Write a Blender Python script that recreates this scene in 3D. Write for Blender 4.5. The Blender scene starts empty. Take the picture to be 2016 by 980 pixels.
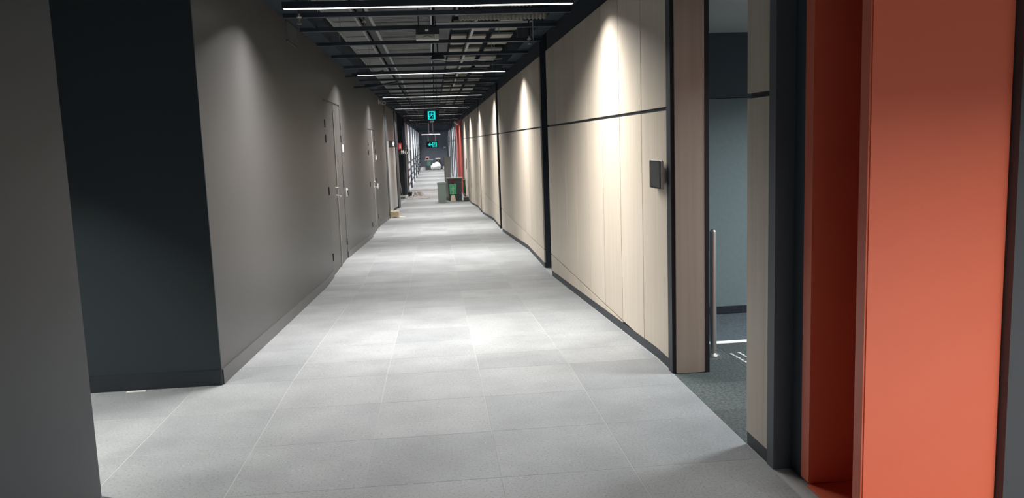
import bpy, bmesh, math, random
from mathutils import Matrix, Vector
random.seed(7)
S = bpy.context.scene
COL = S.collection
# ------------------------------------------------------------------ camera
EYE = Vector((0, 0, 1.52))
YAW, PITCH, ROLL, FPX = 0.09112, 0.13254, -0.03530, 1600.0
f = Vector((math.sin(YAW)*math.cos(PITCH), math.cos(YAW)*math.cos(PITCH), -math.sin(PITCH)))
r0 = Vector((math.cos(YAW), -math.sin(YAW), 0)); u0 = r0.cross(f)
r = math.cos(ROLL)*r0 + math.sin(ROLL)*u0
u = -math.sin(ROLL)*r0 + math.cos(ROLL)*u0
cam = bpy.data.cameras.new('camera'); cam.sensor_width = 36.0; cam.sensor_fit = 'HORIZONTAL'
cam.lens = FPX/2016.0*36.0; cam.clip_start = 0.05; cam.clip_end = 300
co = bpy.data.objects.new('camera', cam); COL.objects.link(co)
m = Matrix.Identity(4)
for i in range(3): m[i][0], m[i][1], m[i][2], m[i][3] = r[i], u[i], -f[i], EYE[i]
co.matrix_world = m
S.camera = co
# ------------------------------------------------------------------ world, exposure
W = bpy.data.worlds.new('world'); S.world = W; W.use_nodes = True
W.node_tree.nodes['Background'].inputs[0].default_value = (0.55, 0.65, 0.75, 1)
W.node_tree.nodes['Background'].inputs[1].default_value = 0.05
S.view_settings.view_transform = 'Standard'; S.view_settings.look = 'None'
S.view_settings.exposure = 0.13; S.view_settings.gamma = 1.0; S.view_settings.use_curve_mapping = False
LAMP_POWER = 158.0
LAMP_SPREAD = math.radians(148)
ROOM_POWER = 80.0

# ------------------------------------------------------------------ materials
def srgb(c):
    return tuple((x/255/12.92 if x/255 <= 0.04045 else ((x/255+0.055)/1.055)**2.4) for x in c)
MATS = {}
def mat(name, rgb, rough=0.6, metal=0.0, emit=None, emit_s=0.0, spec=0.5, noise=None, bump=0.0, coat=0.0):
    """noise = (scale xyz, amount): mild mottling of the thing's own colour"""
    if name in MATS: return MATS[name]
    M = bpy.data.materials.new(name); M.use_nodes = True
    nt = M.node_tree; b = nt.nodes['Principled BSDF']
    c = srgb(rgb)
    b.inputs['Base Color'].default_value = (*c, 1)
    b.inputs['Roughness'].default_value = rough; b.inputs['Metallic'].default_value = metal
    b.inputs['Specular IOR Level'].default_value = spec
    b.inputs['Coat Weight'].default_value = coat
    if emit is not None:
        b.inputs['Emission Color'].default_value = (*srgb(emit), 1); b.inputs['Emission Strength'].default_value = emit_s
    if noise:
        g = nt.nodes.new('ShaderNodeNewGeometry'); mp = nt.nodes.new('ShaderNodeMapping')
        mp.inputs['Scale'].default_value = noise[0]
        nz = nt.nodes.new('ShaderNodeTexNoise'); nz.inputs['Scale'].default_value = 1; nz.inputs['Detail'].default_value = 4
        nt.links.new(g.outputs['Position'], mp.inputs['Vector']); nt.links.new(mp.outputs[0], nz.inputs['Vector'])
        rp = nt.nodes.new('ShaderNodeValToRGB'); a = noise[1]
        rp.color_ramp.elements[0].position = .3; rp.color_ramp.elements[1].position = .7
        rp.color_ramp.elements[0].color = (*[x*(1-a) for x in c], 1)
        rp.color_ramp.elements[1].color = (*[min(1, x*(1+a)) for x in c], 1)
        nt.links.new(nz.outputs['Fac'], rp.inputs[0]); nt.links.new(rp.outputs[0], b.inputs['Base Color'])
        if bump:
            bp = nt.nodes.new('ShaderNodeBump'); bp.inputs['Strength'].default_value = bump; bp.inputs['Distance'].default_value = .004
            nt.links.new(nz.outputs['Fac'], bp.inputs['Height']); nt.links.new(bp.outputs[0], b.inputs['Normal'])
    MATS[name] = M
    return M

def tile_material():
    M = bpy.data.materials.new('grey_stone_tile'); M.use_nodes = True
    nt = M.node_tree; b = nt.nodes['Principled BSDF']; N = nt.nodes.new; L = nt.links.new
    g = N('ShaderNodeNewGeometry'); oi = N('ShaderNodeObjectInfo')
    def noise(scale, detail=3, rough=.5):
        n = N('ShaderNodeTexNoise'); n.inputs['Scale'].default_value = scale; n.inputs['Detail'].default_value = detail
        n.inputs['Roughness'].default_value = rough
        L(g.outputs['Position'], n.inputs['Vector']); return n
    def ramp(src, p0, c0, p1, c1):
        q = N('ShaderNodeValToRGB'); q.color_ramp.elements[0].position = p0; q.color_ramp.elements[1].position = p1
        q.color_ramp.elements[0].color = (*c0, 1); q.color_ramp.elements[1].color = (*c1, 1); L(src, q.inputs[0]); return q
    cloud = ramp(noise(2.2, 5).outputs['Fac'], .3, (.232, .241, .248), .7, (.308, .318, .326))
    speck = ramp(noise(85, 2, .7).outputs['Fac'], .36, (.72, .72, .72), .46, (1, 1, 1))
    chips = ramp(noise(60, 1).outputs['Fac'], .70, (0, 0, 0), .76, (.10, .10, .10))
    rnd = ramp(oi.outputs['Random'], 0, (.90, .91, .92), 1, (1.06, 1.06, 1.05))
    def mix(t, a, bb):
        x = N('ShaderNodeMix'); x.data_type = 'RGBA'; x.blend_type = t; x.inputs[0].default_value = 1
        L(a, x.inputs[6]); L(bb, x.inputs[7]); return x.outputs[2]
    c = mix('MULTIPLY', cloud.outputs[0], speck.outputs[0]); c = mix('MULTIPLY', c, rnd.outputs[0]); c = mix('ADD', c, chips.outputs[0])
    L(c, b.inputs['Base Color'])
    b.inputs['Roughness'].default_value = .58; b.inputs['Specular IOR Level'].default_value = .4
    return M
def timber_material():
    M = bpy.data.materials.new('birch_veneer'); M.use_nodes = True
    nt = M.node_tree; b = nt.nodes['Principled BSDF']; N = nt.nodes.new; L = nt.links.new
    g = N('ShaderNodeNewGeometry'); mp = N('ShaderNodeMapping'); mp.inputs['Scale'].default_value = (28, 28, .9)
    L(g.outputs['Position'], mp.inputs['Vector'])
    n = N('ShaderNodeTexNoise'); n.inputs['Scale'].default_value = 1; n.inputs['Detail'].default_value = 6; n.inputs['Roughness'].default_value = .6
    L(mp.outputs[0], n.inputs['Vector'])
    q = N('ShaderNodeValToRGB'); q.color_ramp.elements[0].position = .3; q.color_ramp.elements[1].position = .72
    q.color_ramp.elements[0].color = (.495, .428, .345, 1); q.color_ramp.elements[1].color = (.58, .512, .425, 1)
    L(n.outputs['Fac'], q.inputs[0])
    oi = N('ShaderNodeObjectInfo'); rr = N('ShaderNodeMapRange'); rr.inputs[3].default_value = .93; rr.inputs[4].default_value = 1.05
    L(oi.outputs['Random'], rr.inputs[0])
    x = N('ShaderNodeMix'); x.data_type = 'RGBA'; x.blend_type = 'MULTIPLY'; x.inputs[0].default_value = 1
    L(q.outputs[0], x.inputs[6]); L(rr.outputs[0], x.inputs[7]); L(x.outputs[2], b.inputs['Base Color'])
    b.inputs['Roughness'].default_value = .45; b.inputs['Specular IOR Level'].default_value = .35
    return M
TILE = tile_material(); TIMBER = timber_material()
GROUT = mat('pale_grout', (160, 162, 162), .8)
BLACK = mat('black_paint', (40, 49, 58), .55, spec=.35)
BLACKTRIM = mat('black_trim', (40, 46, 52), .5, spec=.4)
WALLBLACK = mat('black_wall_paint', (48, 56, 60), .6, spec=.3)
TAUPE = mat('warm_grey_wall_paint', (69, 68, 68), .42, spec=.5, noise=((.8, .8, .5), .04))
TAUPE2 = mat('warm_grey_door_paint', (68, 66, 65), .4)
NEARGREY = mat('charcoal_wall_paint', (74, 77, 81), .5, spec=.4)
SKIRT = mat('grey_skirting_paint', (82, 82, 82), .4)
CEIL = mat('black_ceiling', (46, 57, 68), .8, spec=.2)
BEAM = mat('black_steel', (42, 51, 62), .5, spec=.4)
DECK = mat('galvanised_deck', (128, 132, 132), .55, noise=((3, 3, 3), .12))
PALEPANEL = mat('pale_soffit_panel', (164, 162, 152), .6, noise=((4, 4, 4), .08))
RAIL = mat('galvanised_rail', (170, 174, 176), .4, metal=.4)
WHITE = mat('white_plastic', (232, 232, 228), .4)
STEEL = mat('stainless_steel', (222, 220, 216), .33, metal=1.0)
ALU = mat('brushed_aluminium', (190, 188, 184), .35, metal=.8)
ORANGE = mat('orange_gloss_paint', (226, 112, 83), .38, spec=.5, noise=((1.5, 1.5, 1.5), .03))
RED = mat('red_orange_wall_paint', (158, 62, 52), .8, spec=.2)
ROOMWALL = mat('blue_grey_wall_fabric', (118, 132, 134), .85, noise=((30, 30, 30), .05))
ROOMWALL2 = mat('dark_blue_grey_wall', (72, 84, 92), .8)
ROOMCEIL = mat('pale_ceiling_paint', (205, 208, 206), .8)
CARPET = mat('charcoal_carpet', (84, 90, 90), .95, noise=((60, 60, 60), .45), bump=.8, spec=.1)
CARPET2 = mat('slate_carpet', (92, 100, 106), .9, noise=((60, 60, 60), .25), spec=.1)
ENDWALL = mat('slate_end_wall', (132, 138, 152), .6)
PANE = mat('white_glazed_pane', (226, 230, 234), .25, emit=(226, 232, 240), emit_s=.22)  # mild emission paints lit brightness into the glass; the panes are no lamps
METALPANEL = mat('brushed_metal_cladding', (158, 158, 155), .35, noise=((2, 2, 40), .05))
DARKPANEL = mat('dark_metal_cladding', (78, 81, 84), .35)
GLOW = mat('led_diffuser', (255, 255, 255), .5, emit=(255, 252, 246), emit_s=5.0)
CYAN = mat('exit_sign_cyan', (20, 130, 130), .5, emit=(22, 214, 214), emit_s=1.0)
TEAL = mat('exit_sign_teal', (20, 130, 110), .5, emit=(34, 205, 198), emit_s=.95)
SCREEN = mat('tablet_screen', (58, 60, 62), .22, spec=.5)
SCREENEDGE = mat('tablet_bezel', (28, 29, 31), .3)
PLY = mat('pale_plywood', (214, 194, 156), .7, noise=((8, 8, 40), .06))
BINGREEN = mat('grey_green_plastic', (126, 140, 132), .5)
BINDARK = mat('dark_bin_plastic', (62, 69, 69), .5)
GREENSIGN = mat('green_sign_paint', (62, 168, 122), .45)
PALEGREEN = mat('pale_green_print', (140, 205, 160), .5)
CREAM = mat('cream_paper', (226, 216, 188), .7)
REDTIE = mat('red_strap', (150, 34, 44), .6)
HOSE = mat('green_hose', (40, 96, 62), .5)
SHEET = mat('grey_drop_sheet', (168, 162, 158), .9, noise=((6, 6, 6), .12))
RUBBER = mat('black_rubber', (26, 26, 28), .6)
BAG = mat('white_plastic_bag', (236, 236, 234), .45)
REDSIGN = mat('red_sign', (196, 44, 48), .5)
BOARD = mat('grey_board', (158, 160, 156), .6)
PINK = mat('pinkish_carton', (176, 140, 138), .7)

# ------------------------------------------------------------------ mesh helpers
def link(name, me, parent=None, ma=None):
    o = bpy.data.objects.new(name, me); COL.objects.link(o)
    if parent is not None: o.parent = parent
    if ma is not None and me is not None and not me.materials: me.materials.append(ma)
    return o
class MB:
    def __init__(s): s.v = []; s.f = []
    def add(s, vs, fs):
        n = len(s.v); s.v += [tuple(x) for x in vs]; s.f += [tuple(i+n for i in q) for q in fs]; return s
    def box(s, x0, x1, y0, y1, z0, z1):
        return s.add([(x0,y0,z0),(x1,y0,z0),(x1,y1,z0),(x0,y1,z0),(x0,y0,z1),(x1,y0,z1),(x1,y1,z1),(x0,y1,z1)],
                     [(3,2,1,0),(4,5,6,7),(0,1,5,4),(1,2,6,5),(2,3,7,6),(3,0,4,7)])
    def prism_x(s, pts, x0, x1):          # pts: (y,z) counter-clockwise seen from -x ... either way, normals fixed later
        n = len(pts)
        vs = [(x0, y, z) for y, z in pts] + [(x1, y, z) for y, z in pts]
        fs = [tuple(range(n)), tuple(range(2*n-1, n-1, -1))]
        fs += [(i, i+n, (i+1) % n+n, (i+1) % n) for i in range(n)]
        return s.add(vs, fs)
    def prism_y(s, pts, y0, y1):          # pts: (x,z)
        n = len(pts)
        vs = [(x, y0, z) for x, z in pts] + [(x, y1, z) for x, z in pts]
        fs = [tuple(range(n)), tuple(range(2*n-1, n-1, -1))]
        fs += [(i, i+n, (i+1) % n+n, (i+1) % n) for i in range(n)]
        return s.add(vs, fs)
    def tube(s, p, q, ra, rb=None, n=10):
        rb = ra if rb is None else rb
        p, q = Vector(p), Vector(q); d = (q-p).normalized()
        a = d.cross(Vector((0, 0, 1)) if abs(d.z) < .9 else Vector((1, 0, 0))).normalized(); b = d.cross(a)
        vs = [p+(a*math.cos(t)+b*math.sin(t))*ra for t in [2*math.pi*i/n for i in range(n)]]
        vs += [q+(a*math.cos(t)+b*math.sin(t))*rb for t in [2*math.pi*i/n for i in range(n)]]
        fs = [tuple(range(n)), tuple(range(2*n-1, n-1, -1))] + [(i, i+n, (i+1) % n+n, (i+1) % n) for i in range(n)]
        return s.add(vs, fs)
    def path(s, pts, ra, n=8):
        for a, b in zip(pts[:-1], pts[1:]): s.tube(a, b, ra, n=n)
        return s
    def lathe(s, prof, c=(0, 0, 0), n=20):    # prof: (radius, z)
        k = len(prof); vs = []; fs = []
        for i in range(n):
            t = 2*math.pi*i/n
            vs += [(c[0]+ra*math.cos(t), c[1]+ra*math.sin(t), c[2]+z) for ra, z in prof]
        for i in range(n):
            j = (i+1) % n
            fs += [(i*k+q, j*k+q, j*k+q+1, i*k+q+1) for q in range(k-1)]
        fs.append(tuple(i*k for i in range(n))[::-1]); fs.append(tuple(i*k+k-1 for i in range(n)))
        return s.add(vs, fs)
    def mesh(s, name, smooth=False, bevel=0.0):
        me = bpy.data.meshes.new(name); me.from_pydata(s.v, [], s.f)
        bm = bmesh.new(); bm.from_mesh(me)
        bmesh.ops.remove_doubles(bm, verts=bm.verts, dist=1e-6)
        bmesh.ops.recalc_face_normals(bm, faces=bm.faces)
        if bevel:
            bmesh.ops.bevel(bm, geom=[e for e in bm.edges if len(e.link_faces) == 2 and e.calc_face_angle(0) > .5], offset=bevel, segments=2, affect='EDGES', clamp_overlap=True)
        bm.to_mesh(me); bm.free()
        if smooth:
            for p in me.polygons: p.use_smooth = True
            me.set_sharp_from_angle(angle=math.radians(40))
        return me
    def obj(s, name, ma, parent=None, smooth=False, bevel=0.0):
        return link(name, s.mesh(name, smooth, bevel), parent, ma)
def struct(o): o['kind'] = 'structure'; return o
def tag(o, label, cat, group=None):
    o['label'] = label; o['category'] = cat
    if group: o['group'] = group
    return o
def thing(name, label, cat, loc=(0, 0, 0), rotz=0, group=None):
    o = bpy.data.objects.new(name, None); COL.objects.link(o); o.empty_display_size = .1
    o.location = loc; o.rotation_euler = (0, 0, rotz)
    return tag(o, label, cat, group)
def sroot(name, loc=(0, 0, 0)):
    o = bpy.data.objects.new(name, None); COL.objects.link(o); o.location = loc; o['kind'] = 'structure'; return o
def copy_tree(o, parent=None):
    c = o.copy(); COL.objects.link(c); c.parent = parent
    for ch in [k for k in ALLCH(o)]: copy_tree(ch, c)
    return c
def ALLCH(o): return list(o.children)

# ------------------------------------------------------------------ floor profile: level landings joined by 1:20 ramps
RAMPS = [(5.33, 10.49), (13.1, 18.3), (20.9, 26.1), (28.7, 33.9), (36.5, 39.5)]
BRK = sorted(sum(([a, b] for a, b in RAMPS), []))
YEND = 87.0
def zf(y):
    z = 0.0
    for a, b in RAMPS: z -= .05*min(max(y-a, 0), b-a)
    return z
def prof(y0, y1, off=0.0):
    ys = [y0]+[b for b in BRK if y0+1e-4 < b < y1-1e-4]+[y1]
    return [(y, zf(y)+off) for y in ys]
def profpoly(y0, y1, top, off=0.0):
    return prof(y0, y1, off)+[(y1, top), (y0, top)]
def bandpoly(y0, y1, o0, o1):
    return prof(y0, y1, o0)+prof(y0, y1, o1)[::-1]
XL, XR = -1.45, 1.465

# ------------------------------------------------------------------ floor with tiles
fl = MB()
fl.prism_x(prof(-3, YEND+.2, -.0008)+prof(-3, YEND+.2, -.2)[::-1], XL-.12, 1.95)
fl.box(-4.6, XL-.12, -3, 5.5, -.2, -.0008)
fl.box(1.95, 4.2, -3, 2.7, -.2, -.004)
floor = struct(fl.obj('floor', GROUT))
TM = {}
def tile_mesh(w, l, mname='tile'):
    k = (round(w, 3), round(l, 3))
    if k not in TM:
        g = .0022; a, b = w/2-g, l/2-g; c = .0006
        mb = MB()
        mb.add([(-a,-b,-.012),(a,-b,-.012),(a,b,-.012),(-a,b,-.012),(-a,-b,-c),(a,-b,-c),(a,b,-c),(-a,b,-c),
                (-a+c,-b+c,0),(a-c,-b+c,0),(a-c,b-c,0),(-a+c,b-c,0)],
               [(0,1,5,4),(1,2,6,5),(2,3,7,6),(3,0,4,7),(4,5,9,8),(5,6,10,9),(6,7,11,10),(7,4,8,11),(8,9,10,11)])
        me = bpy.data.meshes.new(mname); me.from_pydata(mb.v, [], mb.f); me.materials.append(TILE); TM[k] = me
    return TM[k]
def tile(x0, x1, y0, y1):
    yc = (y0+y1)/2; s = (zf(y1)-zf(y0))/(y1-y0); ang = math.atan(s)
    o = link('tile', tile_mesh(x1-x0, (y1-y0)/math.cos(ang)), floor)
    o.location = ((x0+x1)/2, yc, zf(yc)); o.rotation_euler = (ang, 0, 0)
XC = [XL, -.995, -.38, .235, .85, XR]
rows = []
y = 5.33
while y > 1.6: rows.append((y-.6, y)); y -= .6
near_rows = rows[:]
def cut_rows(y0, y1, first=.6):
    out = []; y = y0; h = first
    cuts = [b for b in BRK if y0 < b < y1]
    while y < y1-1e-3:
        ny = min(y+h, y1); h = .6
        inner = [b for b in cuts if y+.02 < b < ny-.02]
        pts = [y]+inner+[ny]
        out += list(zip(pts[:-1], pts[1:])); y = ny
    return out
for (a, b) in near_rows:
    for x0, x1 in zip(XC[:-1], XC[1:]):
        if x0 == XL: x0 = -1.61
        tile(x0, x1, a, b)
    if a > 3.4:
        for x0, x1 in ((-2.225, -1.61), (-2.84, -2.225), (-3.455, -2.84)): tile(x0, x1, a, b)
YT = 30.5
for (a, b) in cut_rows(5.33, YT, .48):
    for x0, x1 in zip(XC[:-1], XC[1:]): tile(x0, x1, a, b)
far = MB()
for (a, b) in cut_rows(YT, YEND):
    for x0, x1 in zip(XC[:-1], XC[1:]):
        g = .0022
        far.add([(x0+g, a+g, zf(a)), (x1-g, a+g, zf(a)), (x1-g, b-g, zf(b)), (x0+g, b-g, zf(b))], [(0, 1, 2, 3)])
o = far.obj('distant_tiles', TILE, floor); o['kind'] = 'stuff'

# ------------------------------------------------------------------ left wall
TOP = 3.4
D1 = (11.27, 13.16, 2.165); D2 = (18.45, 20.55, 1.90)
wl = MB()
for a, b in ((5.345, D1[0]), (D1[1], D2[0]), (D2[1], 25.2)):
    wl.prism_x(profpoly(a, b, TOP, -.05), XL-.16, XL)
for a, b, t in (D1, D2): wl.box(XL-.16, XL, a, b, t, TOP)
wall_left = struct(wl.obj('wall_left', TAUPE))
ret = MB().box(-4.6, XL, 5.33, 5.345, -.05, TOP)
wlr = struct(ret.obj('wall_left_return', WALLBLACK))
MB().box(-4.6, XL+.001, 5.318, 5.33, 0.0005, .10).obj('skirting', BLACKTRIM, wlr)
wln = MB(); wln.box(-1.78, -1.56, -3, 3.645, -.05, TOP); wln.box(-4.6, -1.78, 3.45, 3.645, -.05, TOP)
struct(wln.obj('wall_near_left', NEARGREY))
MB().box(-4.75, -4.6, 3.4, 5.5, -.05, TOP).obj('wall_passage_end', WALLBLACK)['kind'] = 'structure'
bl = MB()
for a, b in ((5.345, D1[0]-.02), (D1[1]+.02, D2[0]-.02), (D2[1]+.02, 25.2)):
    bl.prism_x(bandpoly(a, b, .0005, .10), XL, XL+.010)
struct(bl.obj('baseboard_left', SKIRT))

def double_door(n, y0, y1, ytop, ymeet):
    zb = min(zf(y0), zf(y1)); d = sroot('door_%d' % n)
    fr = MB()
    fr.box(XL-.10, XL-.012, y0, y0+.02, zb, ytop); fr.box(XL-.10, XL-.012, y1-.02, y1, zb, ytop); fr.box(XL-.10, XL-.012, y0+.02, y1-.02, ytop-.02, ytop)
    fr.obj('door_frame', BLACKTRIM, d)
    for k, (a, b) in enumerate(((y0+.024, ymeet-.012), (ymeet+.012, y1-.024))):
        lf = MB().prism_x(profpoly(a, b, ytop-.024, .006), XL-.05, XL-.003).obj('door_leaf', TAUPE2, d, bevel=.002)
        hy = y0+.022 if k == 0 else y1-.022
        for hz in (ytop-.33, ytop-.53, ytop-1.24, zb+.27):
            MB().tube((XL+.004, hy, hz-.055), (XL+.004, hy, hz+.055), .008, n=8).obj('hinge', BLACKTRIM, lf)
    st = MB().prism_x(profpoly(ymeet-.011, ymeet+.011, ytop-.026, .008), XL-.04, XL+.010)
    st.obj('meeting_strip', mat('pale_door_strip', (176, 172, 166), .4), d)
    hz = zb+1.055
    h = MB(); h.tube((XL-.003, ymeet-.07, hz), (XL+.055, ymeet-.07, hz), .010); h.tube((XL+.055, ymeet-.06, hz), (XL+.055, ymeet-.21, hz), .009)
    h.tube((XL-.003, ymeet-.07, hz), (XL+.006, ymeet-.07, hz), .026)
    h.obj('lever_handle', STEEL, d, smooth=True)
    h = MB(); h.tube((XL-.003, ymeet-.07, hz+.115), (XL+.03, ymeet-.07, hz+.115), .022); h.tube((XL+.03, ymeet-.07, hz+.115), (XL+.045, ymeet-.07, hz+.115), .012)
    h.obj('lock_turn', STEEL, d, smooth=True)
    return d
double_door(1, D1[0], D1[1], D1[2], 12.28)
double_door(2, D2[0], D2[1], D2[2], 19.75)
def switch_box(y, z, h, label, cover, name):
    t = thing(name, label, 'wall device', (XL, y, z))
    MB().box(0, .022, -.04, .04, -h/2, h/2).obj('housing', WHITE, t, bevel=.006)
    if cover: MB().box(.022, .034, -.036, .002, -h/2+.008, h/2-.03).obj('reader_cover', BLACKTRIM, t, bevel=.003)
    else: MB().box(.022, .026, -.025, .025, -h/2+.02, -h/2+.05).obj('push_plate', ALU, t)
switch_box(13.24, 1.49, .125, 'small white wall sensor box above the card reader by the nearest grey double door', False, 'wall_sensor')
switch_box(13.47, .775, .135, 'white and black card reader beside the nearest flush grey double door', True, 'card_reader')
switch_box(20.66, 1.22, .125, 'small white wall sensor box above the card reader by the further grey double door', False, 'wall_sensor')
switch_box(20.80, .50, .135, 'white and black card reader beside the further flush grey double door', True, 'card_reader')

# ------------------------------------------------------------------ far left: metal cladding, dark lobby, glazing
wf = MB(); wf.prism_x(profpoly(25.2, 34.0, TOP, -.05), XL-.16, XL-.02)
wf.box(-3.3, XL-.16, 33.85, 34.0, -1.3, TOP); wf.box(-3.45, -3.3, 33.85, 44.2, -1.3, TOP); wf.box(-3.3, XL-.16, 44.05, 44.2, -1.3, TOP)
wfo = struct(wf.obj('wall_left_lobby', WALLBLACK))
MB().prism_x(prof(33.9, 44.2, -.004)+prof(33.9, 44.2, -.2)[::-1], -3.4, XL-.12).obj('lobby_floor', TILE, wfo)
for a, b in ((25.95, 27.2), (27.22, 28.5), (28.52, 29.8), (29.82, 31.25)):
    for z0, z1 in ((None, 1.64), (1.66, 2.76)):
        pts = profpoly(a, b, z1, .10) if z0 is None else [(a, z0), (b, z0), (b, z1), (a, z1)]
        MB().prism_x(pts, XL-.02, XL).obj('cladding_panel', METALPANEL if z0 is None else DARKPANEL, wfo)
for a, b, p in ((25.2, 25.9, .01), (31.3, 33.0, .03)):
    MB().prism_x(profpoly(a, b, 2.76, 0), XL-.02, XL+p).obj('post', BLACKTRIM, wfo)
MB().prism_x(profpoly(33.05, 33.98, 2.76, .0), XL-.02, XL).obj('cladding_panel', mat('light_grey_cladding', (150, 146, 142), .4), wfo)
gl = sroot('window_1')
GZ0, GZ1 = zf(50), 2.66
MB().box(XL-.16, XL-.06, 44.2, YEND, GZ1, TOP).obj('header', CEIL, gl)
MB().box(XL-.06, XL-.0, 44.2, 44.5, zf(45), GZ1).obj('end_frame', ALU, gl)
mull = [44.5, 51.0, 58.6, 65.6, 72.6, 79.6, 86.6]
for i, yy in enumerate(mull):
    MB().box(XL-.06, XL+.045, yy, yy+.34, zf(yy), (1.5, 1.15)[i % 2]).obj('mullion', BLACKTRIM, gl)
    MB().box(XL-.06, XL-.02, yy, yy+.2, (1.5, 1.15)[i % 2], GZ1).obj('mullion', BLACKTRIM, gl)
for i, (a, b) in enumerate(zip(mull[:-1], mull[1:])):
    MB().box(XL-.05, XL-.03, a+.34, b, zf(60), .50).obj('pane', PANE, gl)
    mid = (a+b)/2+.5
    MB().box(XL-.05, XL-.03, a+.34, mid, .50, GZ1).obj('pane', mat('grey_glazed_pane', (150, 156, 164), .2, emit=(150, 160, 172), emit_s=.1), gl)  # faint emission paints brightness into the grey panes too
    MB().box(XL-.05, XL-.03, mid, b, .50, GZ1).obj('pane', PANE, gl)
    for zz in (.46, .05, -.36, -.77):
        MB().box(XL-.05, XL+.02, a+.34, b, zz-.035, zz+.035).obj('transom', BLACKTRIM, gl)

# ------------------------------------------------------------------ right wall: timber panel blocks
JT = 1.685          # upper joint height
PT = 2.625          # top of the timber
def clip_poly(a, b, z0off, z1):
    """panel from floor profile + z0off up to z1; None when nothing is left"""
    pts = []
    lo = prof(a, b, z0off)
    if min(z for _, z in lo) > z1-.01: return None
    out = []
    for (ya, za), (yb, zb) in zip(lo[:-1], lo[1:]):
        if za < z1: out.append((ya, za))
        if (za < z1) != (zb < z1):
            t = (z1-za)/(zb-za); out.append((ya+t*(yb-ya), z1))
    if lo[-1][1] < z1: out.append(lo[-1])
    up = []
    if lo[-1][1] < z1: up.append((b, z1))
    if lo[0][1] < z1: up.append((a, z1))
    res = out+up
    cl = []
    for p in res:
        if not cl or abs(p[0]-cl[-1][0])+abs(p[1]-cl[-1][1]) > 1e-5: cl.append(p)
    if len(cl) > 2 and abs(cl[0][0]-cl[-1][0])+abs(cl[0][1]-cl[-1][1]) < 1e-5: cl.pop()
    return cl if len(cl) > 2 else None
def block(y0, y1, joints, zj, name='wall_right', ytrim=0.0):
    w = MB().prism_x(profpoly(y0, y1, TOP, -.05), XR+.018, XR+.215)
    core = struct(w.obj(name, BLACK))
    ys = [y0+ytrim]+joints+[y1]
    g = .005
    for a, b in zip(ys[:-1], ys[1:]):
        a2, b2 = a+g, b-g
        MB().prism_x([(a2, JT+.012), (b2, JT+.012), (b2, PT), (a2, PT)], XR, XR+.018).obj('panel', TIMBER, core)
        bot = [(y, max(z, zj+.004)) for y, z in prof(a2, b2, .075)]
        # middle row stops at the lower joint, or at the floor where the ramp has risen above it
        lo = prof(a2, b2, .075); pts = []
        for (ya, za), (yb, zb) in zip(lo[:-1], lo[1:]):
            pts.append((ya, max(za, zj+.008)))
            if (za-(zj+.008))*(zb-(zj+.008)) < 0:
                t = ((zj+.008)-za)/(zb-za); pts.append((ya+t*(yb-ya), zj+.008))
        pts.append((lo[-1][0], max(lo[-1][1], zj+.008)))
        MB().prism_x(pts+[(b2, JT-.012), (a2, JT-.012)], XR, XR+.018).obj('panel', TIMBER, core)
        low = clip_poly(a2, b2, .075, zj-.007)
        if low: MB().prism_x(low, XR, XR+.018).obj('panel', TIMBER, core)
    MB().prism_x(bandpoly(y0+ytrim*.0+.002, y1-.002, .001, .068), XR+.006, XR+.018).obj('skirting', BLACKTRIM, core)
    return core
def js(a, b, step): 
    n = max(1, round((b-a)/step)); return [a+(b-a)*i/n for i in range(1, n)]
B1 = block(4.96, 10.43, [5.68, 6.36, 7.03, 7.71, 8.39, 9.07, 9.75], .035, ytrim=.09)
MB().box(XR-.004, XR+.018, 4.958, 5.048, .0, PT+.1).obj('edge_trim', BLACKTRIM, B1)
MB().box(XR+.020, 1.672, 4.942, 4.960, .004, PT+.1).obj('end_panel', TIMBER, B1)
MB().box(1.674, 1.70, 4.940, 5.2, .0, PT+.1).obj('edge_trim', BLACKTRIM, B1)
B2 = block(11.13, 18.3, js(11.13, 18.3, .7), .0)
B3 = block(18.92, 26.1, js(18.92, 26.1, .7), -.03)
B4 = block(26.62, 33.4, js(26.62, 33.4, .7), -.3)
B5 = block(33.95, 40.6, js(33.95, 40.6, .7), -.3)
# small black label strip on the last timber block
nl = tag(MB().box(XR-.012, XR, 37.2, 37.45, .3, .78).obj('narrow_wall_plate', BLACKTRIM), 'narrow black plate fixed low on the last timber panel', 'wall plate')
rb = MB().prism_x(profpoly(10.3, 34.5, TOP, -.05), 1.88, 1.98)
struct(rb.obj('wall_right_recess', BLACK))
# near block beside the doorway
near = MB().box(XR+.018, 1.66, 3.43, 3.72, -.05, TOP)
nb = struct(near.obj('wall_right_near', BLACK))
MB().box(XR, XR+.018, 3.472, 3.72, JT+.012, PT+.1).obj('panel', TIMBER, nb)
MB().box(XR, XR+.018, 3.472, 3.72, .068, JT-.012).obj('panel', TIMBER, nb)
MB().box(XR+.004, XR+.018, 3.472, 3.72, .0, .064).obj('skirting', BLACKTRIM, nb)
MB().box(XR, 1.552, 3.40, 3.470, .0, TOP).obj('corner_trim', mat('charcoal_trim', (72, 80, 87), .5), nb)
MB().box(1.552, 1.66, 3.28, 3.43, .0, TOP).obj('reveal', mat('charcoal_reveal', (78, 86, 93), .5), nb)
# header over the doorway
MB().box(XR+.018, 1.70, 3.72, 4.94, PT+.1, TOP).obj('door_header', BLACK, nb)

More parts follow.
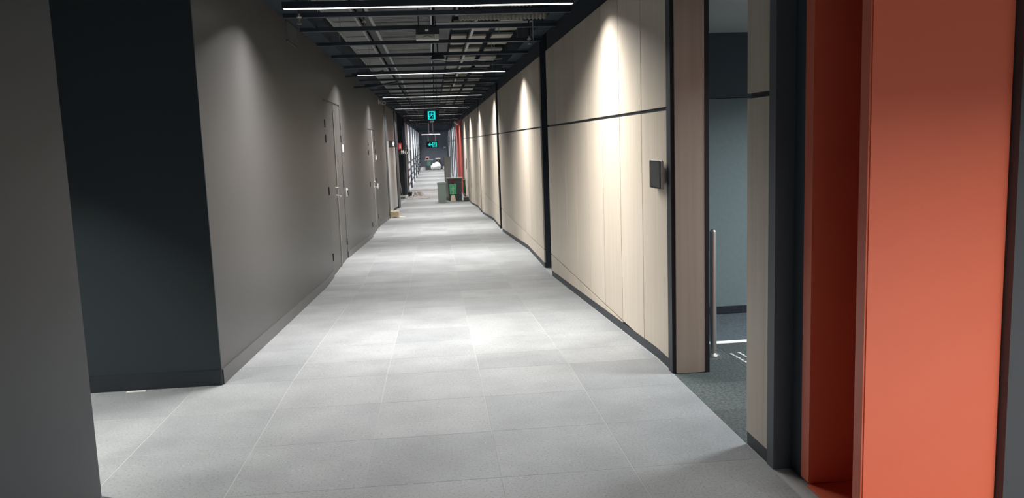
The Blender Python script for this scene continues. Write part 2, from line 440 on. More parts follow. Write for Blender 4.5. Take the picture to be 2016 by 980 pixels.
# ------------------------------------------------------------------ orange nook
ORG = sroot('wall_orange_portal')
MB().box(1.538, 2.60, 3.20, 3.28, .012, TOP).obj('far_jamb', ORANGE, ORG, bevel=.004)
MB().box(1.532, 2.60, 2.74, 3.20, .0, .012).obj('sill', ORANGE, ORG)
MB().box(1.520, 2.05, 2.74, 2.81, .012, TOP).obj('front_board', ORANGE, ORG, bevel=.006)
MB().box(2.05, 2.13, 2.82, 3.20, .012, TOP).obj('back_board', ORANGE, ORG)
wnr = MB().box(2.052, 4.2, 2.70, 2.86, -.05, TOP)
struct(wnr.obj('wall_near_right', NEARGREY))
struct(MB().box(4.2, 4.35, -3, 2.86, -.05, TOP).obj('wall_side_right', NEARGREY))
struct(MB().box(-1.78, 4.35, -3.15, -3, -.05, TOP).obj('wall_back', NEARGREY))

# ------------------------------------------------------------------ side room seen through the doorway
RY = 6.60
rf = MB().box(XR, 1.70, 3.72, 4.942, -.2, -.006); rf.box(1.70, 4.6, 3.30, RY+.1, -.2, -.006)
rfo = struct(rf.obj('floor_side_room', CARPET2))
CARPETB = mat('charcoal_carpet_dark', (78, 84, 84), .95, noise=((60, 60, 60), .35), bump=.6, spec=.1)
for i, xa in enumerate((XR, XR+.5, XR+1.0, XR+1.5, XR+2.0, XR+2.5)):
    for j, ya in enumerate((3.72, 4.22, 4.72, 5.22)):
        yb = min(ya+.5, 5.62); q = MB()
        if xa == XR and yb > 4.94:
            if ya < 4.94: q.box(xa+.001, 1.70, ya+.001, 4.94, -.006, 0.0)
            q.box(1.702, xa+.499, ya+.001, yb-.001, -.006, 0.0)
        else: q.box(xa+.001, xa+.499, ya+.001, yb-.001, -.006, 0.0)
        link('carpet_tile', q.mesh('carpet_tile'), rfo, CARPET if (i+j) % 2 else CARPETB)
MB().box(1.72, 4.6, 5.62, 5.665, -.006, .006).obj('threshold_strip', mat('white_metal_strip', (245, 246, 246), .3, emit=(255, 255, 255), emit_s=.45), rfo)  # emission paints the lit look onto plain metal; not a light strip
rw = MB(); rw.box(1.70, 4.6, RY, RY+.12, -.05, 1.80); 
rwo = struct(rw.obj('wall_side_room', ROOMWALL))
MB().box(1.70, 4.6, RY+.002, RY+.12, 1.806, 2.5).obj('upper_panel', ROOMWALL2, rwo)
MB().box(1.70, 4.6, RY-.012, RY, .001, .06).obj('skirting', BLACKTRIM, rwo)
struct(MB().box(4.6, 4.7, 3.2, RY+.12, -.05, 2.6).obj('wall_side_room_end', ROOMWALL))
struct(MB().box(2.70, 4.6, 3.18, 3.30, -.05, 2.6).obj('wall_side_room_back', ROOMWALL))
rc = MB().box(1.70, 4.6, 3.30, RY+.12, 2.33, 2.4)
rco = struct(rc.obj('ceiling_side_room', ROOMCEIL))
sp = thing('sprinkler_head', 'tiny white sprinkler on the pale ceiling inside the side room', 'sprinkler', (2.62, 5.9, 2.33))
MB().lathe([(.03, -.004), (.03, 0)], n=14).obj('rosette', WHITE, sp); MB().tube((0, 0, -.004), (0, 0, -.035), .008).obj('stem', WHITE, sp); MB().lathe([(.018, -.04), (.018, -.036)], n=12).obj('deflector', WHITE, sp)
dl = thing('room_fill_light', 'added flat square fill light on the ceiling inside the side room', 'ceiling light', (3.3, 4.6, 2.33))  # added lamp, out of view, to light the side room
MB().box(-.3, .3, -.3, .3, -.02, 0).obj('frame', WHITE, dl); MB().box(-.28, .28, -.28, .28, -.024, -.02).obj('diffuser', GLOW, dl)
La = bpy.data.lights.new('side_room_light', 'AREA'); La.shape = 'SQUARE'; La.size = .55; La.energy = ROOM_POWER; La.color = (.92, .98, 1.0); La.spread = math.radians(150)
lo = link('light_source', La, dl); lo.location = (0, 0, -.03)
# stainless post at the doorway
sb = thing('stainless_post', 'short polished stainless steel post with round base in the doorway', 'bollard', (1.85, 5.30, 0))
MB().lathe([(.022, .012), (.022, .86), (.018, .872), (.008, .88)], n=18).obj('tube', STEEL, sb, smooth=True)
MB().lathe([(.045, 0), (.045, .01), (.03, .022), (.019, .026)], n=20).obj('base_flange', STEEL, sb, smooth=True)
# white marks on the carpet, built as small thin boxes
for i in range(9):
    row = i % 2; k = i//2
    yy = 5.31-k*.05+row*.02; xx = 1.985+row*.062+k*.004
    c = MB().box(-.009, .009, -.016, .016, 0, .006).obj('white_mark', WHITE, bevel=.002); c.location = (xx, yy, 0); c.rotation_euler = (0, 0, .5+random.uniform(-.25, .25))
    tag(c, 'small white mark on the dark carpet inside the doorway', 'chip', 'white marks on the carpet')

# ------------------------------------------------------------------ wall tablet
tb = thing('wall_tablet', 'black tablet screen on a white wall mount on the timber panel', 'tablet', (XR, 5.172, 1.270), 0)
MB().box(-.024, 0, -.09, .07, -.06, .05).obj('wall_mount', WHITE, tb, bevel=.008)
MB().box(-.044, -.024, -.133, .133, -.092, .092).obj('casing', WHITE, tb, bevel=.006)
sc = MB().box(-.047, -.044, -.130, .130, -.089, .089).obj('bezel', SCREENEDGE, tb, bevel=.001)
MB().box(-.048, -.047, -.114, .114, -.080, .080).obj('screen', SCREEN, sc)

# ------------------------------------------------------------------ far right: red portal, glazing, end wall
rp = sroot('wall_red_portal')
MB().prism_x(profpoly(41.2, 51.0, 2.72, .0), XR-.03, XR+.2).obj('red_panel', RED, rp)
MB().prism_x(profpoly(40.6, 41.2, 2.72, .0), XR-.02, XR+.2).obj('black_jamb', BLACKTRIM, rp)
MB().box(XR, XR+.2, 40.6, YEND, 2.72, TOP).obj('header', CEIL, rp)
gr = sroot('window_2')
seg = [(51.0, 53.2, 'k'), (53.2, 55.2, 'p'), (55.2, 56.4, 'k'), (56.4, 60.2, 'p'), (60.2, 61.4, 'k'), (61.4, 65.0, 'p'), (65.0, 70.0, 'k'), (70.0, 73.5, 'p'), (73.5, 75, 'k'), (75, 79.5, 'p'), (79.5, YEND, 'k')]
for a, b, k in seg:
    if k == 'p':
        MB().box(XR+.03, XR+.05, a, b, zf(60), 2.6).obj('pane', PANE, gr)
        MB().box(XR, XR+.05, a, b, 1.62, 1.72).obj('transom', BLACKTRIM, gr)
    else: MB().box(XR-.01, XR+.1, a, b, zf(60), 2.72).obj('mullion', BLACKTRIM, gr)
MB().box(XR-.01, XR+.1, 51, YEND, 2.6, 2.72).obj('head_frame', BLACKTRIM, gr)
struct(MB().box(-3.4, 2.2, YEND, YEND+.2, -1.4, TOP).obj('wall_end', ENDWALL))
tag(MB().tube((1.05, YEND-.08, 1.05), (1.3, YEND-.08, 1.05), .09, n=12).obj('wall_fitting', WHITE), 'small white fitting on the dark wall at the end of the corridor', 'fitting')

# ------------------------------------------------------------------ ceiling
cn = MB(); cn.box(-4.75, 4.35, -3.15, 6.95, 2.78, 3.6)
ceil_near = struct(cn.obj('ceiling_near', CEIL))
cf = MB().box(-3.5, 2.2, 6.95, YEND+.2, TOP, 3.6)
ceiling = struct(cf.obj('ceiling', CEIL))
beams = [8.47, 9.5, 10.83, 12.32, 14.0, 15.4, 16.87, 18.16, 19.85, 21.4, 22.9, 24.4, 25.9, 27.4, 28.9, 30.4, 31.9, 33.4, 35, 36.6, 38.2]
yy = 40.0
while yy < 86: beams.append(yy); yy += 1.7
bmz = 2.80
bme = MB().box(XL+.03, XR, -.03, .03, 0, .045).mesh('beam'); bme.materials.append(BEAM)
for yb in beams:
    o = link('beam', bme, ceiling); o.location = (0, yb, bmz)
def strip(x0, x1, z, y0, y1, name, ma, ribs=0, t=.03):
    m_ = MB().box(x0, x1, y0, y1, z, z+t)
    if ribs:
        n = int((y1-y0)/.11)
        for i in range(n): m_.box(x0+.01, x1-.01, y0+(i+.2)*.11, y0+(i+.2)*.11+.045, z-.022, z)
    return m_.obj(name, ma, ceiling)
bays = [7.0]+beams
for i, (a, b) in enumerate(zip(bays[:-1], bays[1:])):
    if a > 45: break
    y0, y1 = a+.06, b-.04
    dk = i in (9, 12)
    strip(-1.20, -.87, 3.10, y0, y1, 'soffit_panel', DECK)
    strip(-.68, .04, 3.10, y0, y1, 'ribbed_deck', DECK, ribs=1 if a < 22 else 0)
    if i >= 2:
        for q, (x0, x1) in enumerate(((.35, .585), (.635, .88), (.97, 1.28))):
            if random.random() < .88: strip(x0, x1, 3.12, y0+.2+random.uniform(0, .4), y1-random.uniform(.05, .3), 'soffit_panel', PALEPANEL)
for x, zz, w in ((-1.205, 3.06, .014), (-.875, 3.06, .014), (-.69, 3.05, .018), (.045, 3.07, .01)):
    MB().box(x-w, x+w, 7.0, 45, zz, 3.10).obj('edge_angle', RAIL, ceiling)
MB().box(.588, .625, 7.0, 45, 3.02, 3.08).obj('rail', RAIL, ceiling)
MB().box(-.86, -.70, 7.0, YEND, 3.16, 3.38).obj('duct', BLACKTRIM, ceiling)
MB().box(.08, .30, 7.0, YEND, 3.05, 3.28).obj('cable_tray', BLACKTRIM, ceiling)
MB().box(XL, -1.24, 7.0, YEND, 2.84, 3.39).obj('duct', CEIL, ceiling)
MB().box(1.31, XR+.018, 7.0, YEND, 2.86, 3.39).obj('duct', CEIL, ceiling)
# corrugated flexible duct in the first bay on the right
fd = MB(); n = 46
for i in range(n):
    xa = .34+i*.021; rr = .078 if i % 2 else .064
    fd.tube((xa, 9.15, 2.91), (xa+.021, 9.15, 2.91), rr, .078 if rr == .064 else .064, n=12)
fd.obj('flexible_duct', mat('grey_flexible_duct', (120, 120, 112), .5), ceiling)
# conduits, cross rails and hanger rods
for yv, z in ((10.3, 2.98), (10.55, 3.0), (12.0, 2.98), (14.9, 2.98), (17.5, 2.98)):
    MB().tube((.1, yv, z), (1.3, yv, z), .009, n=6).obj('conduit', RAIL, ceiling)
for (x, yv, z0, z1) in ((-1.15, 9.0, 2.94, 3.1), (-1.05, 10.2, 2.94, 3.1), (-1.20, 11.5, 2.94, 3.1), (1.16, 9.2, 2.62, 3.1), (1.22, 10.6, 2.94, 3.4), (.95, 11.2, 2.94, 3.4), (1.28, 12.0, 2.94, 3.4), (1.05, 13.4, 2.94, 3.4)):
    MB().tube((x, yv, z0), (x, yv, z1), .005, n=6).obj('hanger_rod', RAIL, ceiling)
# left pipework with brackets
for (y0, z, x1) in ((14.4, 2.70, -.80), (15.9, 2.62, -.62)):
    MB().path([(XL, y0, z), (-1.2, y0, z), (-1.0, y0, z+.02), (x1, y0+.1, z+.09)], .022, n=10).obj('pipe', BEAM, ceiling)
# air grille high on the left wall
ag = thing('air_grille', 'black slatted air grille high on the left wall under the ceiling', 'air grille', (XL, 9.05, 2.72))
MB().box(0, .012, -.32, .32, -.11, -.095).obj('frame', BEAM, ag)
MB().box(0, .012, -.32, .32, .095, .11).obj('frame', BEAM, ag)
slm = MB().prism_y([(.002, -.005), (.012, 0), (.010, .004), (.0, -.001)], -.31, .31).mesh('slat'); slm.materials.append(mat('grille_slat', (40, 44, 47), .6))
for k in range(10):
    o = link('slat', slm, ag); o.location = (0, 0, -.086+.019*k)

# ------------------------------------------------------------------ linear lights
LAMPLABEL = 'thin white linear LED light slung across the corridor ceiling'
def make_lamp(wire):
    t = thing('linear_light', LAMPLABEL, 'ceiling light', group='linear lights across the corridor')
    h = MB().box(-1.15, 1.15, -.036, .036, .002, .05); h.box(-1.15, 1.15, -.036, -.0335, -.0015, .002); h.box(-1.15, 1.15, .0335, .036, -.0015, .002); h.obj('housing', BEAM, t)
    MB().box(-1.148, 1.148, -.033, .033, .0, .002).obj('diffuser', GLOW, t)
    ln = MB()
    for i in range(58):
        x = -1.13+i*2.26/57
        ln.lathe([(.014, .0), (.010, -.0012), (.003, -.0018)], c=(x, 0, 0), n=8)
    ln.obj('lens_row', GLOW, t)
    for x in (-1, 1):
        MB().box(x*1.15-.004, x*1.15+.004, -.037, .037, -.002, .052).obj('end_cap', BEAM, t)
        MB().tube((x*.95, 0, .05), (x*.95, 0, wire), .003, n=6).obj('hanger_wire', RAIL, t)
    A = bpy.data.lights.new('linear_light_beam', 'AREA'); A.shape = 'RECTANGLE'; A.size = 2.28; A.size_y = .05
    A.energy = LAMP_POWER; A.spread = LAMP_SPREAD; A.color = (1.0, .98, .95)
    l = link('light_source', A, t); l.location = (0, 0, -.012)
    return t
lab = {0: 'linear LED light across the ceiling just before the black air grille', 1: 'linear LED light across the ceiling just beyond the round speaker',
       2: 'linear LED light across the ceiling right above the square exit sign',
       -1: 'linear LED light on the low ceiling in front of the orange portal', 3: 'linear LED light across the ceiling between the square exit sign and the one figure sign',
       4: 'linear LED light across the ceiling between the one figure sign and the red fire sign', 5: 'linear LED light across the ceiling just beyond the dark bin with the green sign',
       6: 'linear LED light across the ceiling beside the white cone shaped wall fitting', 7: 'linear LED light across the ceiling just beyond the batten with the arrow exit sign'}
for i in range(-1, 13):
    if i == -1: o = make_lamp(.178)
    elif i == 0: o = copy_tree(o)
    elif i == 1: o = lamp = make_lamp(.798)
    else: o = copy_tree(lamp)
    o.location = (.03, 6.7+6.3*i, 2.602)
    if i == -1: o.location = (2.5, -.5, 2.602)
    o['label'] = lab.get(i, LAMPLABEL)
    if i > 2:
        for ch in list(o.children):
            if ch.name.startswith(('lens_row', 'end_cap')): bpy.data.objects.remove(ch)
    if i == -1:
        ls = [c for c in o.children if c.type == 'LIGHT'][0]; A1 = ls.data.copy(); A1.energy = LAMP_POWER*1.5
        front_light = ls
front_light.data = A1
# added fill light, unseen, brightening the floor of the left side passage
pd = thing('passage_fill_light', 'added round fill light on the ceiling over the side passage on the left', 'ceiling light', (-2.5, 4.1, 2.78))
MB().lathe([(.09, -.012), (.10, -.006), (.10, 0)], n=24).obj('rim', WHITE, pd)
MB().lathe([(.08, -.014), (.08, -.012)], n=24).obj('lens', GLOW, pd)
PL = bpy.data.lights.new('passage_light', 'AREA'); PL.shape = 'DISK'; PL.size = .15; PL.energy = 34; PL.spread = math.radians(80); PL.color = (1, .99, .93)
link('light_source', PL, pd).location = (0, 0, -.02)

# ------------------------------------------------------------------ ceiling fittings
ap = thing('access_box', 'white rectangular box with curved logo mark hung between the ceiling beams', 'ceiling box', (-.01, 9.05, 2.655))
MB().box(-.122, .122, -.05, .12, -.022, .028).obj('body', mat('pale_grey_plastic', (176, 178, 172), .5), ap, bevel=.004)
MB().box(-.122, .128, -.04, .14, .028, .10).obj('bracket', BLACKTRIM, ap)
arc = [(-.05+.1*i/10, -.052, -.004+.016*math.sin(math.pi*i/10)) for i in range(11)]
MB().path(arc, .0028, n=6).obj('curved_mark', BLACKTRIM, ap)
MB().box(.068, .074, -.053, -.05, -.02, .027).obj('seam', BLACKTRIM, ap)
MB().box(-.02, .015, -.045, -.04, .06, .08).obj('label_plate', WHITE, ap)
for x in (-.09, .09): MB().tube((x, .05, .10), (x, .05, .45), .006, n=6).obj('hanger_wire', BEAM, ap)
sd = thing('round_speaker', 'dark round ceiling speaker with a shiny rim hanging below a beam', 'speaker', (.125, 12.15, 2.71))
MB().lathe([(.03, -.02), (.085, -.012), (.10, .01), (.098, .05), (.07, .09), (.02, .10)], n=24).obj('dome', BEAM, sd, smooth=True)
MB().lathe([(.098, .0), (.104, .005), (.104, .016), (.098, .02)], n=24).obj('rim', RAIL, sd, smooth=True)
MB().tube((0, 0, .1), (0, 0, .338), .01, n=8).obj('stem', BEAM, sd)
def sprinkler(x, y, z, label, rz=0):
    t = thing('sprinkler_head', label, 'sprinkler', (x, y, z))
    MB().tube((0, 0, 0), (0, 0, .09), .012, n=8).obj('stem', ALU, t); MB().lathe([(.024, -.006), (.024, 0)], n=12).obj('deflector', ALU, t)
    MB().tube((0, 0, .05), (0, 0, .062), .024, n=8).obj('collar', WHITE, t)
    MB().tube((0, 0, .09), (0, 0, .3), .01, n=6).obj('drop_pipe', BEAM, t)
sprinkler(-1.22, 8.15, 2.70, 'pale sprinkler head hanging beside the grille on the left wall')
sprinkler(1.2, 9.9, 2.66, 'pale sprinkler head hanging close to the top of the timber wall')
sprinkler(-.72, 9.62, 2.86, 'pale sprinkler head between the second ceiling beam and the ribbed deck')
cv = thing('security_camera', 'white security camera high on the left wall near the metal cladding', 'camera', (XL, 22.9, 2.70))
MB().box(0, .03, -.06, .06, -.06, .06).obj('base_plate', WHITE, cv, bevel=.005)
MB().tube((.03, 0, 0), (.12, -.03, -.02), .02, n=8).obj('arm', WHITE, cv)
MB().tube((.09, .04, -.02), (.17, -.22, -.05), .045, n=14).obj('body', WHITE, cv)
MB().tube((.17, -.22, -.05), (.172, -.226, -.051), .032, n=14).obj('lens', BLACKTRIM, cv)
fx = thing('wall_floodlight', 'white cone shaped wall fitting above the red wall panel', 'wall light', (XR-.03, 46.0, 2.60))
MB().tube((0, 0, .06), (-.12, -.1, .03), .03, n=8).obj('arm', WHITE, fx)
MB().tube((-.02, 0, -.02), (-.22, -.3, .05), .12, .06, n=14).obj('head', WHITE, fx)

# exit signs
def rect(mb, x0, x1, z0, z1, y0=-.006, y1=0.0): return mb.box(x0, x1, y0, y1, z0, z1)
def quad(mb, pts, y0=-.008, y1=-.004): return mb.prism_y(pts, y0, y1)
def running_man(parent, ma, s, ox, oz, depth):
    """cyan figure running out of a doorway, about s tall"""
    fg = MB()
    P = lambda a: [(ox+x*s, oz+z*s) for x, z in a]
    hd = [(.10+.085*math.cos(t), .40+.085*math.sin(t)) for t in [2*math.pi*i/10 for i in range(10)]]
    fg.prism_y(P(hd), -depth, 0)
    for pl in ([(-.06, .30), (.12, .30), (.06, -.02), (-.10, -.02)],              # torso
               [(-.04, .30), (-.28, .16), (-.25, .09), (-.02, .20)],             # rear arm
               [(.10, .29), (.22, .14), (.36, .20), (.34, .12), (.20, .05), (.06, .18)],  # front arm
               [(-.10, .02), (-.02, .00), (-.16, -.22), (-.40, -.26), (-.40, -.18), (-.21, -.15)],   # rear leg
               [(-.04, .00), (.06, .00), (.20, -.16), (.12, -.44), (.03, -.44), (.09, -.17)]):      # front leg
        fg.prism_y(P(pl), -depth, 0)
    return fg.obj('running_figure', ma, parent)
s1 = thing('exit_sign', 'square glowing cyan running man exit sign hanging from the ceiling', 'exit sign', (-.01, 19.0, 2.157))
MB().box(-.17, .17, .002, .06, -.112, .112).obj('housing', BLACKTRIM, s1, bevel=.006)
MB().box(-.086, .086, -.004, .002, -.094, .094).obj('lit_panel', CYAN, s1)
dk = MB(); dk.box(-.052, .046, -.0055, -.004, -.078, .072); dk.obj('doorway_mark', mat('sign_navy', (8, 40, 52), .5), s1)
rm = running_man(s1, CYAN, .155, -.004, .0, .002); rm.location = (0, -.0055, 0)
for x in (-.14, .14): MB().tube((x, .03, .112), (x, .03, 1.243), .006, n=6).obj('hanger_rod', BEAM, s1)
MB().box(-.05, .05, .0, .06, -.16, -.118).obj('test_unit', WHITE, s1, bevel=.004)
s2 = thing('exit_sign', 'glowing teal exit sign with left arrow hanging by two wires', 'exit sign', (-.06, 50.0, 1.447))
MB().box(-.36, .36, .004, .07, -.19, .19).obj('housing', BLACKTRIM, s2, bevel=.006)
ar = MB(); ar.prism_y([(-.27, 0), (-.14, .12), (-.10, .09), (-.15, .035), (-.02, .035), (-.02, -.035), (-.15, -.035), (-.10, -.09), (-.14, -.12)], -.004, .004)
ar.obj('arrow', TEAL, s2)
MB().box(.0, .27, -.004, .004, -.15, .15).obj('lit_panel', TEAL, s2)
MB().box(.05, .21, -.0055, -.004, -.13, .11).obj('doorway_mark', MATS['sign_navy'], s2)
rm = running_man(s2, TEAL, .24, .13, .0, .002); rm.location = (0, -.0055, 0)
for x in (-.24, .20): MB().tube((x, .03, .19), (x, .03, .58), .018, n=6).obj('hanger_wire', WHITE, s2)
bt = thing('batten_light', 'white batten light bar hung above the teal arrow exit sign', 'ceiling light', (-.13, 50.0, 2.03))
MB().box(-.58, .58, -.03, .03, .0, .05).obj('body', WHITE, bt); MB().box(-.56, .56, -.035, -.03, .005, .045).obj('diffuser', mat('batten_glow', (255, 255, 255), .5, emit=(255, 255, 255), emit_s=.9), bt)
MB().box(-.06, .06, -.05, -.036, .0, .06).obj('lamp_head', MATS['batten_glow'], bt)
for x in (-.1, .14): MB().tube((x, 0, .05), (x, 0, 1.35), .012, n=6).obj('hanger_rod', WHITE, bt)

# toilet signs on the left: black blades facing down the corridor
def person(mb, ox, oz, s, skirt=False):
    mb.prism_y([(ox+.09*s*math.cos(t), oz+.40*s+.09*s*math.sin(t)) for t in [2*math.pi*i/8 for i in range(8)]], -.004, 0)
    b = [(-.16, .28), (.16, .28), (.20, .0), (.12, .0), (.10, -.45), (-.10, -.45), (-.12, .0), (-.20, .0)]
    if skirt: b = [(-.10, .28), (.10, .28), (.26, -.12), (.10, -.12), (.08, -.45), (-.08, -.45), (-.10, -.12), (-.26, -.12)]
    mb.prism_y([(ox+x*s, oz+z*s) for x, z in b], -.004, 0)
t1 = thing('toilet_sign', 'black square blade sign with a white figure beside the metal cladding', 'sign', (-1.30, 27.0, 1.545))
MB().box(-.15, .11, 0, .03, -.11, .11).obj('plate', RUBBER, t1); q = MB(); person(q, .0, 0, .17); q.obj('pictogram', WHITE, t1)
t2 = thing('toilet_sign', 'wide black blade sign with two white figures below the red sign', 'sign', (-1.26, 34.2, 1.213))
MB().box(-.19, .22, 0, .03, -.11, .11).obj('plate', RUBBER, t2); q = MB(); person(q, -.055, 0, .17); person(q, .015, 0, .17, True); q.obj('pictogram', WHITE, t2)
q = MB()      # wheelchair pictogram
q.prism_y([(.115+.02*math.cos(t), .07+.02*math.sin(t)) for t in [2*math.pi*i/8 for i in range(8)]], -.004, 0)
q.prism_y([(.105, .05), (.125, .05), (.13, -.01), (.165, -.01), (.185, -.06), (.17, -.065), (.15, -.025), (.108, -.025)], -.004, 0)
for i in range(12):
    a0, a1 = math.radians(100+i*22), math.radians(122+i*22)
    if i < 11: q.prism_y([(.12+ra*math.cos(a), -.035+ra*math.sin(a)) for ra, a in ((.045, a0), (.058, a0), (.058, a1), (.045, a1))], -.004, 0)
q.obj('wheelchair_mark', WHITE, t2)
t3 = thing('fire_sign', 'small red fire extinguisher blade sign above the two figure sign', 'sign', (-1.37, 34.1, 1.445))
MB().box(-.08, .07, 0, .03, -.13, .13).obj('plate', REDSIGN, t3)
q = MB(); q.prism_y([(-.025, -.09), (.025, -.09), (.025, .03), (.008, .06), (-.008, .06), (-.025, .03)], -.004, 0); q.prism_y([(-.03, .08), (.03, .07), (.03, .06), (-.03, .065)], -.004, 0); q.obj('extinguisher_mark', WHITE, t3)

# ------------------------------------------------------------------ loose things on the floor
zb = zf(25.7)
bx = thing('plywood_box', 'small open plywood box with a notch standing by the metal cladding', 'box', (-1.31, 25.75, zb))
MB().prism_y([(-.13, 0), (-.06, 0), (-.06, .035), (.06, .035), (.06, 0), (.13, 0), (.13, .21), (-.13, .21)], -.10, -.088).obj('front', PLY, bx)
MB().box(-.13, .13, .088, .10, 0, .21).obj('back', PLY, bx)
for x in (-.13, .118): MB().box(x, x+.012, -.088, .088, 0, .21).obj('side', PLY, bx)
MB().box(-.118, .118, -.088, .088, .198, .21).obj('top', PLY, bx)
ofc = MB().box(-.22, .19, -.09, .09, 0, .012).obj('timber_offcut', PLY, bevel=.002); ofc.location = (-1.20, 26.1, zf(26.1)+.001)
tag(ofc, 'flat pale timber offcut lying under the edge of the plywood box', 'offcut')
# cloth, bucket, broom
zt = zf(42)
def cloth(name, cx, cy, w, l, h, z, label, ma, seed):
    rnd = random.Random(seed); nx, ny = 28, 16; v = []; fcs = []
    ph = [rnd.uniform(0, 6) for _ in range(6)]
    for j in range(ny+1):
        for i in range(nx+1):
            a, b = i/nx, j/ny
            e = min(a, 1-a, b, 1-b)*6; e = min(1, e)
            k = abs(math.sin(a*9+ph[0]+b*3))*.5+abs(math.sin(b*11+ph[1]-a*5))*.3+abs(math.sin((a+b)*15+ph[2]))*.2
            v.append((cx+(a-.5)*w*(1+.06*math.sin(b*9+ph[3])), cy+(b-.5)*l*(1+.08*math.sin(a*11+ph[4])), z+.003+h*k*e))
    for j in range(ny):
        for i in range(nx):
            n0 = j*(nx+1)+i; fcs.append((n0, n0+1, n0+nx+2, n0+nx+1))
    me = bpy.data.meshes.new(name); me.from_pydata(v, [], fcs); me.materials.append(ma)
    for p in me.polygons: p.use_smooth = True
    o = link(name, me); sm = o.modifiers.new('thickness', 'SOLIDIFY'); sm.thickness = .006; sm.offset = 1
    return tag(o, label, 'sheet')
cloth('drop_sheet', -.90, 41.4, 1.15, 1.6, .10, zf(41.6), 'crumpled grey drop sheet spread on the floor under the bucket', SHEET, 3)
cloth('folded_sheet', -.90, 43.0, .55, .8, .26, zf(43), 'bunched grey cloth heap lying behind the black bucket', SHEET, 8)
bk = thing('bucket', 'black plastic bucket standing on the crumpled drop sheet', 'bucket', (-1.33, 42.6, zf(42.6)))
MB().lathe([(.085, 0), (.125, .22), (.13, .22), (.13, .235), (.115, .235), (.078, .02), (.002, .02)], n=20).obj('body', RUBBER, bk, smooth=True)
MB().path([(.125*math.cos(t), -.02-.10*math.sin(t), .23-.02*math.sin(t)) for t in [math.pi*i/10 for i in range(11)]], .005, n=6).obj('handle', ALU, bk)
br = thing('broom', 'long handled broom leaning against the dark lobby corner', 'broom', (-1.68, 41.5, zf(41.5)))
MB().tube((.0, 0, .08), (-.16, .12, 1.35), .014, n=8).obj('handle', ALU, br)
MB().box(-.12, .14, -.03, .03, .05, .10).obj('brush_block', BINGREEN, br)
MB().box(-.12, .14, -.035, .035, 0, .05).obj('bristles', BINDARK, br)

# bins and boards in the middle distance, right side
zg = zf(36)
def crate_bin(name, label, cat, loc, w, d, h, ma, taper=.9):
    t = thing(name, label, cat, loc)
    q = MB(); a, b = w/2, d/2; c = taper; th = .012
    q.add([(-a*c,-b*c,0),(a*c,-b*c,0),(a*c,b*c,0),(-a*c,b*c,0),(-a,-b,h),(a,-b,h),(a,b,h),(-a,b,h),
           (-a+th,-b+th,h),(a-th,-b+th,h),(a-th,b-th,h),(-a+th,b-th,h),(-a*c+th,-b*c+th,.02),(a*c-th,-b*c+th,.02),(a*c-th,b*c-th,.02),(-a*c+th,b*c-th,.02)],
          [(3,2,1,0),(0,1,5,4),(1,2,6,5),(2,3,7,6),(3,0,4,7),(4,5,9,8),(5,6,10,9),(6,7,11,10),(7,4,8,11),(8,9,13,12),(9,10,14,13),(10,11,15,14),(11,8,12,15),(12,13,14,15)])
    q.obj('body', ma, t)
    r_ = MB(); r_.box(-a-.015, a+.015, -b-.015, -b, h-.05, h+.004); r_.box(-a-.015, a+.015, b, b+.015, h-.05, h+.004); r_.box(-a-.015, -a, -b, b, h-.05, h+.004); r_.box(a, a+.015, -b, b, h-.05, h+.004)
    r_.obj('rim', ma, t)
    return t
gb = crate_bin('grey_bin', 'tall grey green plastic bin standing beside the bin with the green sign', 'bin', (.27, 35.7, zg), .36, .40, .84, BINGREEN, .96)
for x in (-.09, .09): MB().box(x-.015, x+.015, -.212, -.195, .06, .76).obj('rib', BINGREEN, gb)
db = crate_bin('dark_bin', 'large dark bin with a green sign tied on its front by the timber wall', 'bin', (.86, 36.3, zg), .62, .46, .98, BINDARK, .9)
MB().box(-.36, .36, -.27, .27, .985, 1.02).obj('lid', BOARD, db, bevel=.006)
sg = MB().box(-.24, .06, -.262, -.25, .30, .75).obj('green_sign', GREENSIGN, db)
q = MB(); q.box(-.225, -.213, -.265, -.262, .315, .735); q.box(.033, .045, -.265, -.262, .315, .735); q.box(-.213, .033, -.265, -.262, .723, .735); q.box(-.213, .033, -.265, -.262, .315, .327)
q.obj('sign_border', PALEGREEN, sg)
running_man(sg, PALEGREEN, .30, -.10, .50, .003).location = (0, -.262, 0)
MB().box(-.105, -.085, -.270, -.2655, .28, .82).obj('tape', CREAM, sg)
MB().prism_y([(-.22, -.0), (.02, .0), (-.02, .26), (-.18, .26)], -.275, -.262).obj('paper_sheet', CREAM, db)
q = MB(); q.path([(-.19, -.27, .97), (-.10, -.275, .80), (-.02, -.27, .97)], .018, n=6); q.tube((-.10, -.275, .80), (-.10, -.275, .74), .016); q.obj('red_strap', REDTIE, db)
for x in (-.26, .26): MB().tube((x-.03, .2, .05), (x+.03, .2, .05), .055, n=12).obj('wheel', RUBBER, db)
hr = thing('hose_coil', 'coiled green hose hanging at the side of the dark bin', 'hose', (1.30, 36.45, zg))
for k in range(4):
    MB().path([(.02*k-.03+.01*math.sin(t*2), .20*math.cos(t), .60+(.30+.012*k)*math.sin(t)) for t in [2*math.pi*i/22 for i in range(23)]], .016, n=6).obj('hose_loop', HOSE, hr)
MB().path([(0, -.2, .55), (.03, -.22, .3), (.02, -.2, .012), (-.05, -.05, .012)], .014, n=6).obj('hose_tail', HOSE, hr)
wb = thing('tool_case', 'low dark case on the floor between the dark bin and the timber wall', 'case', (1.32, 35.7, zg))
MB().box(-.11, .11, -.12, .12, 0, .16).obj('body', BINDARK, wb, bevel=.01); MB().box(-.11, .11, -.122, .122, .16, .19).obj('lid', BOARD, wb, bevel=.008)
MB().path([(-.05, 0, .19), (-.05, 0, .225), (.05, 0, .225), (.05, 0, .19)], .008, n=6).obj('handle', RUBBER, wb)
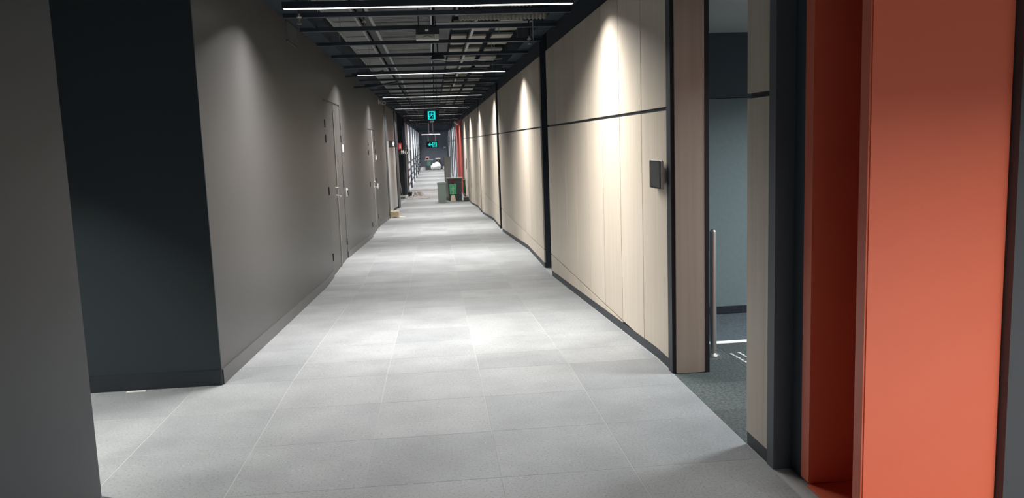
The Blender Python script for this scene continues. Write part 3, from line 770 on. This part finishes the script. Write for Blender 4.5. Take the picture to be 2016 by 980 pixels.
gb2 = thing('grey_board', 'tall grey board standing upright behind the dark bin', 'board', (.60, 36.95, zf(36.95)))
MB().box(-.16, .12, -.02, .02, 0, 1.97).obj('sheet', BOARD, gb2, bevel=.003); MB().box(-.165, -.15, -.022, .022, 0, 1.97).obj('edge_strip', BINDARK, gb2)
# far end: dark bin with carton, bag, stand and boards
ze = zf(85)
fb = crate_bin('dark_bin', 'dark green waste bin with a wide lid before the end wall', 'bin', (-.57, 84.6, ze), .60, .6, 1.0, BINDARK, .94)
MB().box(-.42, .46, -.36, .36, 1.0, 1.05).obj('lid', BOARD, fb); MB().box(-.16, .22, -.325, -.31, .40, .88).obj('green_panel', mat('dull_green_panel', (72, 110, 100), .5), fb)
ct = thing('carton', 'small open carton standing on the lid of the far dark bin', 'carton', (-.68, 84.5, ze+1.05))
MB().box(-.17, -.12, -.14, .14, 0, .32).obj('side', PINK, ct); MB().box(.12, .17, -.14, .14, 0, .32).obj('side', PINK, ct); MB().box(-.12, .12, -.14, .14, .25, .32).obj('top', PINK, ct); MB().box(-.12, .12, .12, .14, 0, .25).obj('back', REDTIE, ct)
bm = bmesh.new(); bmesh.ops.create_icosphere(bm, subdivisions=4, radius=1)
rnd = random.Random(4); cs = [Vector((rnd.uniform(-1, 1), rnd.uniform(-1, 1), rnd.uniform(-.3, 1))).normalized() for _ in range(26)]
for v in bm.verts:
    d = v.co.normalized(); k = max(d.dot(c) for c in cs); s_ = .74+.36*(k**9)
    w_ = 1-.28*max(0, d.z)
    v.co = Vector((d.x*.52*s_*w_, d.y*.45*s_*w_, max(0, (.34+d.z*.50*s_))))
me = bpy.data.meshes.new('rubbish_bag'); bm.to_mesh(me); bm.free(); me.materials.append(BAG)
for p in me.polygons: p.use_smooth = True
bg = link('rubbish_bag', me); bg.location = (.17, 83.6, ze); tag(bg, 'full white plastic rubbish bag slumped on the floor before the end wall', 'bag')
st = thing('stool', 'tall stool with a pale round seat behind the white bag', 'stool', (.43, 85.9, ze))
MB().lathe([(.26, 1.02), (.30, 1.06), (.30, 1.20), (.26, 1.24)], n=24).obj('seat', WHITE, st, smooth=True)
for a in range(4):
    t = a*math.pi/2+.6; MB().tube((.34*math.cos(t), .34*math.sin(t), 0), (.18*math.cos(t), .18*math.sin(t), 1.03), .025, n=8).obj('leg', RUBBER, st)
MB().path([(.27*math.cos(t), .27*math.sin(t), .4) for t in [2*math.pi*i/16 for i in range(17)]], .016, n=6).obj('foot_ring', RUBBER, st)
for k, (x0, w, yy) in enumerate(((-1.15, .5, 85.3), (1.12, .5, 85.8))):
    p = MB().box(-w/2, w/2, -.5, .5, 0, .30).obj('white_carton', WHITE, bevel=.01); p.location = (x0, yy, ze)
    tag(p, ('low white carton on the floor left of the far dark bin', 'low white carton on the floor behind the tall grey board')[k], 'carton')
pp = MB().box(-.06, .06, -.012, .012, 0, .004).obj('light_gap_strip', WHITE); pp.location = (-1.98, 5.285, .001); tag(pp, 'thin white strip drawn for a light gap at the foot of the black wall', 'light strip')  # white strip stands for light showing at a gap under the wall
